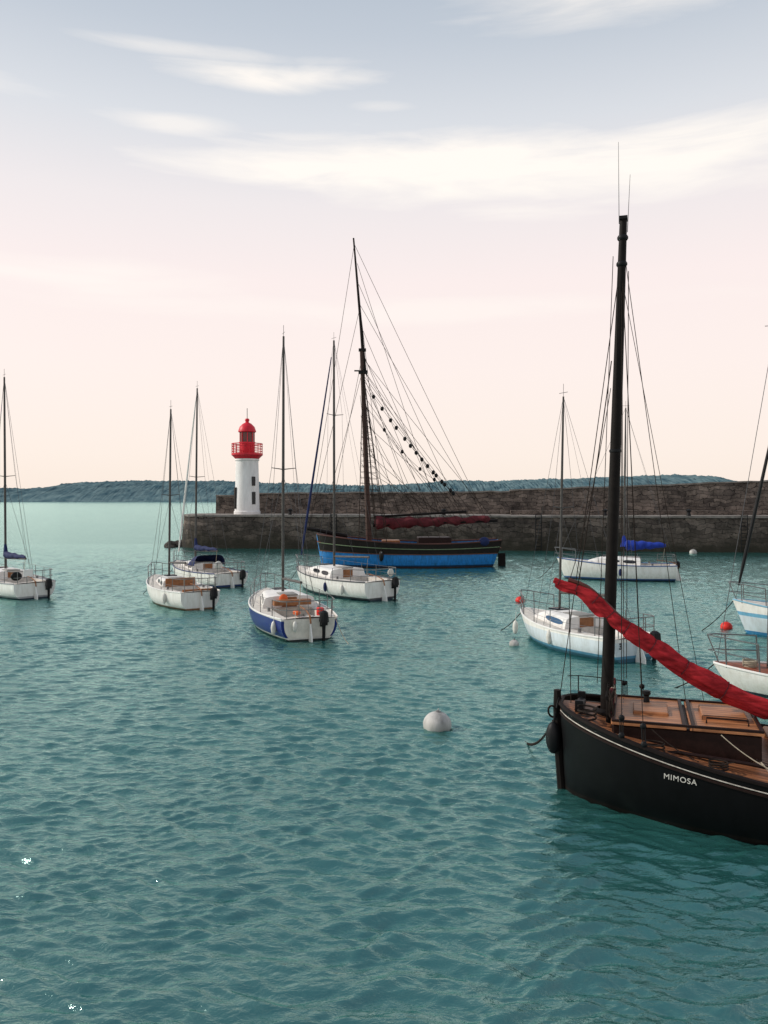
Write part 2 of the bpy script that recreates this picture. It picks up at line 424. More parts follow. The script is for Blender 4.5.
# ================================================================= BOATS
e,h=sailboat((-15.7,36.0),133,'white sailing yacht with red buoy and dark sail cover',7.0,2.55,10.4,stripe=(0.35,0.35,0.36,1),cover=M_navy,mr=0.062,furl=None,motor=True,roll=-0.6)
MB().ell((2.2,1.15,1.0),(0.15,0.15,0.18)).make('red_buoy',e,[M_red])
MB().ell((0.3,0.7,1.05),(0.12,0.25,0.2)).make('stern_locker_bag',e,[M_blk])
MB().box((-0.02,0.3,1.2),(0.06,0.4,0.3)).make('stern_cushion',e,[M_gel])
fender(e,1.9,1.22,0.45)
e,h=sailboat((-7.45,32.5),124,'small white sailboat with varnished wooden cockpit',5.8,2.3,8.5,tm=0.66,stripe=None,cover=None,mr=0.055,boomlen=0.36,
   cab=(0.42,0.76,0.60,0.36,0.34),transom=None,anti=(0.25,0.12,0.06,1),motor=True,roll=0.3)
MB().box((0.25,0,0.78),(0.12,1.35,0.09)).make('thwart',e,[M_teak])
MB().box((2.38,0,0.92),(0.05,1.3,0.36)).make('cabin_bulkhead',e,[M_teak])
fender(e,1.2,1.1,0.4,M_fender)
e,h=sailboat((-7.75,40.6),127,'white sailboat with navy blue sprayhood and sail cover',7.0,2.6,10.6,tm=0.63,stripe=(0.02,0.04,0.15,1),cover=M_navy,mr=0.062,sprayhood=M_navy,furl=M_gel,dirt=0.3,motor=True,roll=0.3)
MB().ell((0.15,0.65,1.15),(0.08,0.2,0.22)).make('horseshoe_buoy',e,[M_fender])
BL=(0.010,0.024,0.17,1)
e,h=sailboat((-2.35,25.3),110,'blue hulled sailboat with white transom and wooden door',6.8,2.55,10.35,top_col=BL,bands=[(-1,(0.03,0.03,0.03,1)),(0.05,(0.7,0.68,0.64,1)),(0.11,BL),(0.66,(0.7,0.68,0.64,1))],cover=None,mr=0.058,
   transom=mat('white transom',(0.74,0.70,0.62,1),0.4,0.25,4),motor=False,spreads=1,boomlen=0.4,cab=(0.41,0.8,0.66,0.36,0.42))
outboard(e,-0.06,-0.42,0.68)
MB().ell((0.3,0.35,0.88),(0.2,0.12,0.08)).make('cockpit_bag',e,[M_orange])
MB().ell((2.6,0.25,1.02),(0.08,0.16,0.2)).make('orange_tarpaulin',e,[M_orange])
MB().box((2.4,0.0,0.95),(0.3,1.3,0.18)).make('wooden_seat',e,[M_teak])
MB().box((0.55,-0.5,0.85),(0.25,0.2,0.25)).make('fuel_can',e,[M_red])
fender(e,0.5,1.05,0.4); fender(e,-0.1,0.5,0.5,M_fender,0.08,0.35)
MB().tube(sag((-0.05,-0.8,0.8),(-0.9,-1.0,0),0.1),0.012,5).make('mooring_line',e,[M_rope])
e,h=sailboat((-0.05,35.4),127,'white sailing yacht with dark furled jib',7.2,2.7,12.1,tm=0.54,stripe=(0.08,0.08,0.09,1),cover=None,furl=M_navy,mr=0.07,cab=(0.38,0.80,0.66,0.4,0.42),spreads=2,fb=1.05,fs=0.85,roll=-0.5)
MB().ell((0.2,-0.6,1.2),(0.08,0.16,0.18)).make('horseshoe_buoy',e,[M_fender])
fender(e,1.4,1.25,0.45); fender(e,2.6,1.35,0.48,M_navy)
e,h=sailboat((16.1,44.2),167,'white sailboat with bright blue sail cover near stone pier',6.4,2.4,9.6,tm=0.43,stripe=(0.05,0.12,0.3,1),cover=M_blue,furl=None,mr=0.055,cab=(0.30,0.74,0.64,0.4,0.40),ck=(0.05,0.28),fb=1.15,fs=0.85,boomlen=0.36,bulk=1.8)
fender(e,3.0,1.15,0.5,M_navy); 
LB=(0.62,0.68,0.72,1)
e,h=sailboat((7.0,22.1),117,'pale blue and white day sailer with small cabin',5.2,2.3,7.7,tm=0.64,top_col=LB,bands=[(-1,(0.05,0.14,0.2,1)),(0.08,(0.1,0.28,0.42,1)),(0.16,LB),(0.55,WHITE)],cover=None,mr=0.045,cab=(0.40,0.8,0.64,0.36,0.36),nwin=1,winm=mat('blue tinted window',(0.03,0.10,0.20,1),0.15),fb=0.85,fs=0.66,ck=(0.07,0.38),boomlen=0.40,roll=0.5)
fender(e,4.6,0.75,0.35); fender(e,2.4,1.14,0.4)
MB().box((0.5,0.0,0.72),(0.7,0.5,0.16)).make('engine_cover',e,[M_gel])
def text_on(parent,txt,origin,right,up,size,m,name,bold=0.0,space=1.08):
    cu=bpy.data.curves.new(name,'FONT'); cu.body=txt; cu.size=size; cu.extrude=0.002; cu.align_x='CENTER'; cu.align_y='CENTER'; cu.space_character=space; cu.offset=bold
    tmp=bpy.data.objects.new('tmp',cu); COL.objects.link(tmp)
    dg=bpy.context.evaluated_depsgraph_get(); dg.update()
    me=bpy.data.meshes.new_from_object(tmp.evaluated_get(dg)); bpy.data.objects.remove(tmp)
    right=Vector(right).normalized(); up=Vector(up); up=(up-right*up.dot(right)).normalized(); nrm=right.cross(up)
    M=Matrix((right,up,nrm)).transposed().to_4x4(); M.translation=Vector(origin)+nrm*0.012
    me.transform(M); me.materials.clear(); me.materials.append(m)
    o=bpy.data.objects.new(name,me); COL.objects.link(o); o.parent=parent; return o
yq=-0.30*h.b(0)/1.15*1.15+0.75
text_on(e,'3',(-0.0+h.trake*0.2-0.01,0.62,0.46),(0,-1,0),(0,0,1),0.24,M_blk,'hull_number',0.003)
e,h=sailboat((17.5,23.75),150,'white sailboat with pale blue bow stripe and dark furled jib',6.6,2.5,10.4,tm=0.72,stripe=(0.2,0.42,0.55,1),bands=[(-1,(0.04,0.2,0.4,1)),(0.1,(0.6,0.66,0.7,1)),(0.6,(0.15,0.38,0.55,1)),(0.72,WHITE)],cover=M_navy,furl=M_blk,mr=0.06,fb=1.1,fs=0.8)
e,h=sailboat((13.35,16.7),157,'white sailboat with steel bow rail and red brown deck',6.0,2.4,8.4,tm=0.80,cover=None,mr=0.05,fb=0.60,fs=0.52,deckm=M_redteak,railr=0.017,cab=(0.35,0.66,0.62,0.34,0.30),cabm=M_redteak,boomlen=0.4,us=[0.72],railh=0.62)
MB().tube([(5.2+0.15*math.cos(w),0.1+0.12*math.sin(w),0.60+0.006*w) for w in np.linspace(0,25,60)],0.018,5).make('rope_coil',e,[M_rope])
MB().box((4.4,0.0,0.66),(0.7,0.5,0.18)).make('fore_hatch',e,[M_teak])

# ================================================================= LUGGER
STEM=Vector((2.74,12.50)); Lm=7.6; hd=162.5
dirb=Vector((math.cos(math.radians(hd)),math.sin(math.radians(hd))))
st=STEM-dirb*Lm
lug=top('lugger',(st.x,st.y,0),hd,'black wooden lugger with furled red sail, named MIMOSA','boat',G)
H=Hull(Lm,3.2,1.36,0.76,dip=0.24,tf=0.55,draft=0.7,p=3.0,q=0.52,rake=0.10,trake=-0.3,mx=0.42,flare=2.6)
BK=(0.004,0.004,0.0045,1)
H.build(lug,hull_mat('black tarred hull',[(-1,(0.012,0.007,0.006,1)),(0.03,(0.012,0.008,0.007,1)),(0.07,BK)],rough=0.5,dirt=0.3,spec=0.10),n=60,k=18)
M_ldeck=plank_mat('lugger deck planks',(0.42,0.165,0.07),(0.30,0.115,0.052),(0.04,0.02,0.012),0.085,0.5)
DL=0.09
H.deck(lug,[M_ldeck,M_ldeck],ck=(0.12,0.56),wc=0.9,depth=0.35,lower=DL,camber=0.10)
H.rail(lug,'cap_rail',mat('cap rail',(0.014,0.009,0.008,1),0.6,0.4,9,spec=0.12),0.034,0.010,-0.01,n=70)
H.rail(lug,'white_stripe',mat('white stripe paint',(0.62,0.57,0.50,1),0.5,0.5,14),0.008,-0.09,0.006,n=70)
H.rail(lug,'rubbing_strake',mat('strake wood',(0.02,0.010,0.008,1),0.5,0.4,12,spec=0.15),0.020,-0.13,0.006,n=70)
MB().tube([(Lm+0.03,0,1.52),(Lm+0.03,0,1.2),(Lm-0.0,0,0.5),(Lm-0.07,0,-0.4)],[0.055,0.065,0.07,0.075],8).make('stem_post',lug,[M_darkwood])
def X(t): return Lm-t
M_hatch=plank_mat('hatch planks',(0.54,0.235,0.10),(0.42,0.17,0.072),(0.05,0.02,0.012),0.11,0.45)
M_cabside=mat('dark cabin side',(0.022,0.010,0.008,1),0.5,0.4,8,spec=0.15)
cb=MB(); 
cb.box((X(1.80),0.02,1.08),(1.98,1.48,0.36),0,ch=0.03)
cab=cb.make('cabin',lug,[M_cabside],smooth=False)
def slab(x0,x1,y0,y1,z,th,par,m,name):
    return MB().box(((x0+x1)/2,(y0+y1)/2,z),(abs(x1-x0),abs(y1-y0),th),0,ch=0.015).make(name,par,[m],smooth=False)
zr=1.285
slab(X(2.82),X(1.86),-0.76,0.80,zr,0.045,cab,M_hatch,'cabin_roof')
slab(X(1.82),X(0.80),-0.76,0.80,zr,0.045,cab,M_hatch,'cabin_roof')
for x in (0.83,1.79,1.91,2.79):
    MB().box((X(x),0.02,zr+.035),(0.05,1.54,0.03),ch=.006).make('roof_batten',cab,[M_cabside],smooth=False)
for y in (-0.74,0.78):
    MB().box((X(1.81),y,zr+.035),(2.0,0.04,0.034),ch=.006).make('roof_batten',cab,[M_cabside],smooth=False)
slab(X(2.66),X(2.05),-0.34,0.34,zr+.055,0.08,cab,M_hatch,'sliding_hatch')
slab(X(1.60),X(1.10),-0.28,0.28,zr+.045,0.05,cab,M_hatch,'hatch_cover')
MB().tube([(X(2.1),0.5,zr+.02),(X(2.1),0.5,zr+.1),(X(2.65),0.5,zr+.1),(X(2.65),0.5,zr+.02)],0.014,6).make('handrail',cab,[M_cabside])
MB().lathe([(0.05,0),(0.04,0.10),(0.065,0.13),(0.06,0.18),(0,0.19)],(X(1.3),-0.5,zr+.02),12).make('ventilator',cab,[M_blk])
MB().box((X(5.0),1.0,0.76),(3.9,0.05,0.30)).make('cockpit_coaming',lug,[M_teak],smooth=False)
MB().box((X(5.0),-1.0,0.76),(3.9,0.05,0.30)).make('cockpit_coaming',lug,[M_teak],smooth=False)
slab(X(3.35),X(3.02),0.9,-0.9,0.94,0.06,lug,M_hatch,'bridge_deck')
xm=X(0.70); mz=0.95; MT=Vector((xm-0.26,0.0,8.80))
MBm=Vector((xm,0,mz))
Pm=lambda z:MBm.lerp(MT,(z-mz)/(MT.z-mz))
mast=MB().tube([Pm(z) for z in np.linspace(mz,8.80,16)],[0.093,.093,.092,.091,.09,.088,.086,.084,.082,.079,.076,.072,.068,.064,.06,.055],14).make('mast',lug,[M_darkwood])
for z in (8.45,8.05,5.2): MB().lathe([(.07,0),(.082 if z>6 else .092,.02),(.082 if z>6 else .092,.05),(.07,.07)],(Pm(z).x,0,z),14).make('mast_band',mast,[M_blk])
MB().box(Pm(8.78),(0.12,0.16,0.05)).make('mast_cap',mast,[M_blk])
a=Pm(8.7)
MB().tube([a+Vector((0.06,0.02,0)),a+Vector((0.07,0.02,1.25))],[0.006,0.003],5).make('antenna',mast,[M_wire])
MB().tube([a+Vector((-0.06,-0.1,-0.1)),a+Vector((-0.10,-0.1,0.78))],[0.006,0.003],5).make('antenna',mast,[M_wire])
MB().lathe([(0.2,0),(0.2,0.08),(0.13,0.12)],(xm,0,1.18),16).make('mast_collar',mast,[M_darkwood])
mb=MB()
for y in (-0.42,0.42): mb.tube([(xm-0.05,y,1.1),(xm-0.05,y,1.60)],0.035,8)
mb.box((xm-0.05,0,1.56),(0.08,1.02,0.06))
for y in np.linspace(-0.45,0.45,7): mb.tube([(xm-0.05,y,1.48),(xm-0.05,y,1.72)],[0.014,0.02],6)
mb.make('pin_rail',lug,[M_darkwood])
for i in range(15):
    y=-0.56+0.08*i; rr=0.08+random.random()*0.08; z0=1.38+random.random()*0.12
    pts=[(xm-0.10+0.03*math.sin(k+i),y+rr*0.5*math.sin(k*2*math.pi/10),z0+(rr+0.08)*math.cos(k*2*math.pi/10)) for k in range(21)]
    MB().tube(pts,0.014,5).make('rope_coil',lug,[M_rustsail if i%4==0 else M_tar if i%3 else M_rope])
mb=MB()
mb.tube([(X(0.32),-0.28,1.30),(X(0.32),0.28,1.30)],[0.07,0.07],12)
for y in (-0.3,0.3): mb.box((X(0.32),y,1.28),(0.12,0.06,0.34))
mb.make('windlass',lug,[M_blk])
def wire(name,a,b,r=0.007,m=None,sg=0.0,par=lug): return MB().tube(sag(a,b,sg,8) if sg else [a,b],r,5).make(name,par,[m or M_tar])
for sd in (1,-1):
    for k,t in enumerate((0.95,1.25)):
        b0=H.side_at(1-t/Lm,H.zs(1-t/Lm)-0.02,sd,0.02)
        wire('shroud',b0,Pm(8.0+0.1*k),0.006)
        d=(Pm(8.0)-b0).normalized()
        mb=MB(); mb.ell(b0+d*0.08,(0.045,0.025,0.045),n=10,m=6); mb.ell(b0+d*0.32,(0.045,0.025,0.045),n=10,m=6)
        mb.tube([b0+d*0.08+Vector((.02,0,0)),b0+d*0.32+Vector((.02,0,0))],0.007,4); mb.tube([b0+d*0.08-Vector((.02,0,0)),b0+d*0.32-Vector((.02,0,0))],0.007,4)
        mb.make('deadeye',lug,[M_blk])
wire('forestay',(Lm-0.02,0,1.5),Pm(8.3),0.007)
wire('backstay',(X(1.95),-1.45,1.0),Pm(8.45),0.006)
wire('backstay',(X(2.25),-1.45,0.95),Pm(7.9),0.005)
wire('halyard',Pm(8.2)+Vector((0.13,0.06,0)),(xm+0.12,0.2,1.7),0.006,sg=0.02)
wire('halyard',Pm(6.6)+Vector((0.1,0.1,0)),(xm+0.42,0.30,3.05),0.009,sg=0.1)
wire('halyard',Pm(8.0)+Vector((-0.1,-0.1,0)),(xm-0.3,-0.3,1.7),0.006,sg=0.02)
wire('halyard',Pm(6.2)+Vector((0.1,0.0,0)),(Lm-0.15,0.05,3.2),0.006,sg=0.25)
wire('halyard',(Lm-0.15,0.05,3.2),(Lm-0.2,0.3,1.4),0.007,sg=0.0)
yc=[(X(-0.06),0.30,3.26),(X(0.15),0.29,3.18),(X(0.42),0.28,3.08),(X(0.68),0.27,2.86),(X(0.88),0.26,2.66),(X(1.15),0.20,2.46),(X(1.6),0.12,2.14),(X(2.1),0.05,1.84),(X(2.7),0.0,1.54),(X(3.4),0,1.36),(X(4.4),0,1.30),(X(5.2),0,1.30)]
def spline(P,n):
    P=[Vector(p) for p in P]; out=[]
    for i in range(n+1):
        u=i/n*(len(P)-1); k=min(int(u),len(P)-2); f=u-k
        p0=P[max(k-1,0)];p1=P[k];p2=P[k+1];p3=P[min(k+2,len(P)-1)]
        out.append(0.5*((2*p1)+(-p0+p2)*f+(2*p0-5*p1+4*p2-p3)*f*f+(-p0+3*p1-3*p2+p3)*f**3))
    return out
NS=260
sp=spline(yc,NS)
vs=[];fs=[];n=44
def sr(u): return (0.030+0.092*min(1,(u*1.9)**1.2))*(1+0.07*math.sin(u*31)+0.05*math.sin(u*57+2)-0.2*math.exp(-((u-0.31)/0.03)**2))
for i,p in enumerate(sp):
    u=i/NS
    r=sr(u)
    if i in (0,NS): r*=0.4
    tie=1-0.13*math.exp(-((((u*11)%1)-0.5)/0.06)**2)
    t=(sp[min(i+1,NS)]-sp[max(i-1,0)]).normalized(); a=Vector((0,0,1)); a=(a-t*a.dot(t)).normalized(); b=t.cross(a)
    for k in range(n):
        w=2*math.pi*k/n
        rr=r*tie*(1+0.10*math.sin(2*w+u*7+1)+0.07*math.sin(3*w+u*15)+0.07*math.sin(5*w-u*22+1)+0.07*math.sin(8*w+u*27)+0.05*math.sin(13*w-u*34)+0.03*math.sin(4*w+u*110))
        vs.append(p+(a*math.cos(w)*rr*1.15)+(b*math.sin(w)*rr*0.8))
for i in range(NS):
    for k in range(n): fs.append((i*n+k,i*n+(k+1)%n,(i+1)*n+(k+1)%n,(i+1)*n+k))
fs.append(tuple(range(n))); fs.append(tuple(NS*n+k for k in range(n)))
sail=MB().add(vs,fs).make('furled_sail',lug,[M_sailred],angle=80)
ya=spline([(x,y-0.08,z+0.08) for x,y,z in yc[1:]],30)
MB().tube(ya,0.040,8).make('yard',sail,[mat('red brown yard',(0.12,0.03,0.02,1),0.5,0.4,8)])
for q in range(1,12):
    i=int((q-0.5)/11*NS); p=sp[min(i,NS)]; t=(sp[min(i+1,NS)]-sp[i-1]).normalized(); a=Vector((0,0,1)); a=(a-t*a.dot(t)).normalized(); b=t.cross(a)
    r=sr(i/NS)*1.0
    MB().tube([p+a*math.cos(w)*r*1.10+b*math.sin(w)*r*.86 for w in np.linspace(0,2*math.pi,15)],0.008,5).make('sail_tie',sail,[M_rustsail])
fl=[];nn=90
for i in range(nn+1):
    u=i/nn; p=sp[int(4+u*230)]; r=sr((4+u*230)/NS)
    dep=max(0.01,0.050+0.035*math.sin(u*13)+0.025*math.sin(u*29+1))+0.10*math.exp(-((u-0.24)/0.07)**2)
    for k in range(5):
        fl.append(p+Vector((0,r*0.35+0.025*math.sin(u*60+k*0.9)*k/4,-r*0.75-dep*k/4)))
MB().add(fl,[(i*5+k,i*5+k+1,(i+1)*5+k+1,(i+1)*5+k) for i in range(nn) for k in range(4)]).make('loose_sailcloth',sail,[M_sailred])
mb=MB()
mb.ell((Lm+0.08,0.12,0.80),(0.12,0.11,0.25)); mb.tube([(Lm+0.08,0.12,1.03),(Lm,0.05,1.41)],0.016,5)
mb.make('bow_fender',lug,[M_blk])
pts=[(Lm+0.10+0.06*math.cos(w),0.10+0.05*math.sin(w),1.20+0.10*math.sin(w)) for w in np.linspace(0,12.56,25)]
MB().tube(pts,0.016,6).make('rope_coil',lug,[M_tar])
A=Vector((Lm+0.02,0.0,1.20)); Minv=Matrix.Rotation(-math.radians(hd),3,'Z')
wl=Minv@Vector((2.62-st.x,15.06-st.y,-0.05))
c=MB(); pts=sag(A,wl,0.25,60)
for i,pp in enumerate(pts[:-1]):
    d=(pts[i+1]-pp); c.ell(pp+d*0.5,(0.036,0.012 if i%2 else 0.026,0.026 if i%2 else 0.012),n=6,m=5,rot=Vector((1,0,0)).rotation_difference(d.normalized()).to_matrix())
c.make('mooring_chain',lug,[M_tar])
q=H.side_at(1-3.0/Lm,H.zs(1-3.0/Lm),1,0.05)
wire('mooring_line',(X(2.75),0.95,0.95),q+Vector((0,0.02,0.04)),0.012,M_rope,0.02)
wire('mooring_line',q+Vector((0,0.02,0.04)),q+Vector((-0.55,0.06,-0.45)),0.012,M_rope,0.05)
MB().tube([(X(0.45)+0.13*math.cos(w),0.55+0.12*math.sin(w),1.24+0.010*w) for w in np.linspace(0,19,50)],0.015,5).make('rope_coil',lug,[M_tar])
MB().tube([(X(2.2)+0.12*math.cos(w),1.15+0.08*math.sin(w),0.87+0.006*w) for w in np.linspace(0,19,50)],0.012,5).make('rope_coil',lug,[M_tar])
MB().tube([(X(1.4)+0.12*math.cos(w),1.02+0.08*math.sin(w),0.98+0.008*w) for w in np.linspace(0,19,50)],0.012,5).make('rope_coil',lug,[M_tar])
MB().tube([(X(1.5),0.95,0.96),(X(1.7),0.95,0.99),(X(2.6),1.02,0.94),(X(2.9),1.02,0.90)],0.026,8).make('boat_hook',lug,[M_cabside])
for k in range(5):
    t=0.9+k*0.45; wire('deck_line',(X(t),0.85+0.1*(k%2),1.28 if k%2 else 0.96),(X(t+0.6),1.3-0.1*(k%3),0.96),0.007,M_tar if k!=3 else M_rope,0.04)
mb=MB()
for t in (0.25,0.6,1.0): 
    b0=H.side_at(1-t/Lm,H.zs(1-t/Lm),-1,-0.03); mb.tube([b0,b0+Vector((0,0,0.33))],0.010,5)
mb.tube([H.side_at(1-t/Lm,H.zs(1-t/Lm),-1,-0.03)+Vector((0,0,0.33)) for t in (0.1,0.25,0.6,1.0)],0.008,5)
mb.make('guard_rail',lug,[M_darkwood])
rd=MB().box((-0.18,0,0.2),(0.45,0.07,1.4)).make('rudder',lug,[M_darkwood])
MB().tube([(-0.2,0,0.85),(0.4,0,1.05),(1.4,0,1.1)],[0.045,0.04,0.03],8).make('tiller',rd,[M_teak])
t0=1.70; T_=lambda t:1-t/Lm; zn=H.zs(T_(t0))-0.24
a=H.side_at(T_(t0-.25),zn+.01,1); b=H.side_at(T_(t0+.25),zn-.01,1); c=H.side_at(T_(t0),zn,1)
upv=H.side_at(T_(t0),zn+0.08,1)-H.side_at(T_(t0),zn-0.08,1)
text_on(lug,'MIMOSA',c,b-a,upv,0.105,mat('name paint',(0.66,0.62,0.56,1),0.5,0.3,30),'name_lettering',0.0,1.12)

# ================================================================= OLD CUTTER
ct=top('sailing_cutter',(7.75,54.0,0),182.0,'old blue and black wooden cutter with tall mast','sailing ship',G)
Hc=Hull(12.3,3.9,2.15,1.75,dip=0.30,tf=0.5,draft=1.2,p=2.6,q=0.62,rake=0.45,trake=0.7,mx=0.45,flare=1.9)
CB=(0.018,0.20,0.56,1)
Hc.build(ct,hull_mat('blue and black hull',[(-1,(0.06,0.02,0.015,1)),(0.05,(0.01,0.04,0.10,1)),(0.16,CB)],rough=0.4,dirt=0.45),n=50,k=16)
zblue=lambda t:0.86+0.22*t**3+0.05*(1-t)**3
def band(h,par,name,m,z1,off,n=50):
    for sd in (1,-1):
        vs=[]
        for i in range(n+1):
            t=i/n*0.995
            for k in range(4):
                z=h.zs(t)+(z1(t)-h.zs(t))*k/3; vs.append(h.side_at(t,z,sd,off))
        MB().add(vs,[(i*4+k,i*4+k+1,(i+1)*4+k+1,(i+1)*4+k) for i in range(n) for k in range(3)]).make(name,par,[m])
    vs=[]
    for k in range(4):
        z=h.zs(0)+(z1(0)-h.zs(0))*k/3
        for sd in (1,-1):
            p=h.side_at(0,z,sd,off); p.x-=off; vs.append(p)
    MB().add(vs,[(2*k,2*k+1,2*k+3,2*k+2) for k in range(3)]).make(name,par,[m])
band(Hc,ct,'upper_strake',mat('black bulwark',(0.014,0.011,0.009,1),0.6,0.5,5,spec=0.15),zblue,0.03)
Hc.rail(ct,'wale_line',mat('pale green line',(0.16,0.22,0.12,1),0.6),0.028,0,0.03,n=60,zf=lambda t:(zblue(t)+Hc.zs(t))/2)
Hc.rail(ct,'wale_line',mat('brown wale',(0.12,0.05,0.03,1),0.6),0.035,0,0.02,n=60,zf=zblue)
Hc.rail(ct,'cap_rail',mat('brown rail',(0.08,0.03,0.022,1),0.5),0.055,0.02,0.0,n=60)
Hc.deck(ct,[M_redteak,M_redteak],lower=0.5,camber=0.08)
MB().box((4.4,0,1.6),(2.2,1.7,0.7)).make('deckhouse',ct,[M_cabside],smooth=False)
MB().box((7.3,0,1.5),(1.2,1.2,0.5)).make('hatch_box',ct,[M_teak],smooth=False)
MB().tube([(10.2,0,2.0),(12.2,0,2.40),(12.9,0,2.50)],[0.14,0.12,0.09],10).make('bowsprit',ct,[M_darkwood])
xm=8.75; b0=Vector((xm,0,1.3)); 
lm=MB().tube([b0,Vector((xm+0.5,0,14.6))],[0.20,0.14],12).make('mast',ct,[mat('brown mast',(0.06,0.025,0.018,1),0.5,0.4,4)])
MB().tube([(xm+0.28,0.0,12.9),(xm+1.05,0,22.0)],[0.12,0.055],10).make('topmast',lm,[M_darkwood])
mb=MB(); mb.box((xm+0.42,0,13.0),(0.6,0.5,0.18)); mb.tube([(xm+0.4,-1.0,13.1),(xm+0.4,1.0,13.1)],0.05,6); mb.tube([(xm+0.1,0,13.1),(xm+1.0,0,13.1)],0.05,6)
mb.make('crosstrees',lm,[M_blk])
MB().box((xm+0.46,0,14.5),(0.5,0.4,0.16)).make('mast_cap',lm,[M_blk])
LMt=Vector((xm+0.42,0,13.2)); TT=Vector((xm+1.0,0,21.6))
for sd in (1,-1):
    xs=(-1.1,-0.5,0.1,0.7); tops=[]
    for dx in xs:
        t=(xm+dx)/12.3; p=Hc.side_at(t,Hc.zs(t),sd,0.02)
        MB().tube([p,LMt+Vector((0,sd*0.15,0))],0.022,4).make('shroud',ct,[M_tar])
        tops.append(p)
    mb=MB()
    for k in range(1,24):
        u=k*0.033; mb.tube([tops[0].lerp(LMt,u),tops[1].lerp(LMt,u),tops[2].lerp(LMt,u),tops[-1].lerp(LMt,u)],0.012,4)
    mb.make('ratlines',ct,[M_tar])
    MB().tube([tops[1],LMt+Vector((0,sd*1.0,0)),TT],0.014,4).make('topmast_shroud',ct,[M_tar])
W_=[('forestay',(12.15,0,2.2),LMt),('forestay',(12.8,0,2.5),TT),('forestay',(12.8,0,2.5),(xm+.7,0,17)),('forestay',(11.6,0,2.2),(xm+.45,0,14.2)),('backstay',(0.3,0.9,1.8),TT),('backstay',(0.3,-0.9,1.8),LMt),('backstay',(1.6,1.4,1.7),LMt),('backstay',(2.8,-1.5,1.6),(xm+.5,0,16)),('backstay',(4.0,1.7,1.6),(xm+.45,0,14.4)),('topping_lift',(0.4,0,3.2),(xm+.45,0,14)),('topping_lift',(2.0,0,3.2),(xm+.4,0,12.5)),('halyard',(5.2,0.3,3.3),(xm+.4,0,12.8)),('halyard',(3.2,0.3,3.3),(xm+.4,0,11.5)),('halyard',(xm-1.2,0.6,1.9),(xm+.5,0,16.5))]
for k in range(18):
    W_.append(('running_rigging',(0.8+k*0.45,(1.2 if k%2 else -1.2),2.0+(k%3)*0.6),(xm+0.35+0.015*k,0,6.5+((k*7)%18)*0.45)))
for k in range(3):
    W_.append(('running_rigging',(1.0+k*1.5,0,3.3),(xm+0.6+.1*k,0,17.5+k*1.4)))
for nm,a,b in W_: MB().tube(sag(a,b,0.12,6),0.014,4).make(nm,ct,[M_tar])
bo=MB().tube([(xm-0.25,0,2.75),(0.1,0,3.05)],[0.13,0.10],10).make('boom',ct,[M_darkwood])
vs=[];n=14;NN=60;fs=[]
for i in range(NN+1):
    u=i/NN; c=Vector((xm-0.35,0,2.98)).lerp(Vector((0.6,0,3.22)),u)+Vector((0,0.04*math.sin(u*40),-0.06*math.sin(math.pi*u)+0.03*math.sin(u*23)))
    r=(0.36-0.17*u)*(1+0.16*math.sin(u*47)+0.12*math.sin(u*29))*(0.4 if i in (0,NN) else 1)
    for k in range(n):
        w=2*math.pi*k/n; rr=r*(1+0.12*math.sin(3*w+u*30)+0.08*math.sin(5*w-u*50))
        vs.append(c+Vector((0,math.sin(w)*rr*0.8,math.cos(w)*rr*(1.3 if math.cos(w)<0 else 0.8))))
for i in range(NN):
    for k in range(n): fs.append((i*n+k,i*n+(k+1)%n,(i+1)*n+(k+1)%n,(i+1)*n+k))
fs.append(tuple(range(n))); fs.append(tuple(NN*n+k for k in range(n)))
MB().add(vs,fs).make('furled_sail',bo,[M_rustsail],angle=70)
MB().tube([(xm-0.3,0,3.3),(2.2,0,3.65)],0.08,8).make('gaff',bo,[M_darkwood])
SA=Vector((xm-0.1,0.3,11.6)); SB=Vector((3.0,0.9,4.7)); ss=sag(SA,SB,0.35,30)
MB().tube(ss,0.012,4).make('float_line',ct,[M_tar])
for i in (1,4,7,9,12,14,16,18,20,22,23,25,26,28,29):
    p=ss[i]; MB().ell(p,(0.12,0.12,0.15),n=10,m=7).make('float',ct,[M_blk])
S2=sag((xm-0.3,-0.3,10.2),(3.6,-0.4,5.4),0.6,20)
MB().tube(S2,0.012,4).make('float_line',ct,[M_tar])
for i in (3,8,13,17): MB().ell(S2[i],(0.11,0.11,0.14),n=10,m=7).make('float',ct,[M_blk])
MB().ell((1.2,1.3,1.7),(0.35,0.2,0.3)).make('stern_bundle',ct,[M_navy])
fender(ct,8.0,2.0,0.8,M_blk,0.16,0.7)
MB().box((-0.2,0,0.1),(0.5,0.1,1.5)).make('rudder',ct,[M_darkwood])

# ================================================================= BUOYS
def buoy(loc,r,m,label,squash=0.9):
    e=top('mooring_buoy',(loc[0],loc[1],0),random.random()*360,label,'buoy','mooring buoys on the water')
    e.rotation_euler[0]=math.radians(random.uniform(-9,9))
    MB().ell((0,0,r*0.28),(r,r,r*squash),n=28,m=18).make('float',e,[m])
    t=r*0.28+r*squash
    mb=MB(); mb.lathe([(0.0,t-.015),(r*0.2,t-.015),(r*0.18,t+.015),(0,t+.02)],(0,0,0),14)
    mb.tube([(r*0.09*math.cos(w),0,t+.015+r*0.09*(1+math.sin(w))) for w in np.linspace(0,6.28,11)],0.008,5)
    mb.make('lifting_ring',e,[M_steel]); 
    return e
M_by=mat('weathered white buoy',(0.50,0.48,0.45,1),0.6,0.6,3.2,0.15,streak=True)
buoy((1.04,15.7),0.28,M_by,'weathered round white mooring buoy on open water')
buoy((5.95,35.0),0.2,M_red,'small red mooring buoy')
buoy((11.9,27.8),0.2,M_red,'small red mooring buoy')
buoy((25.5,66.0),0.3,M_by,'white mooring buoy beside stone pier')
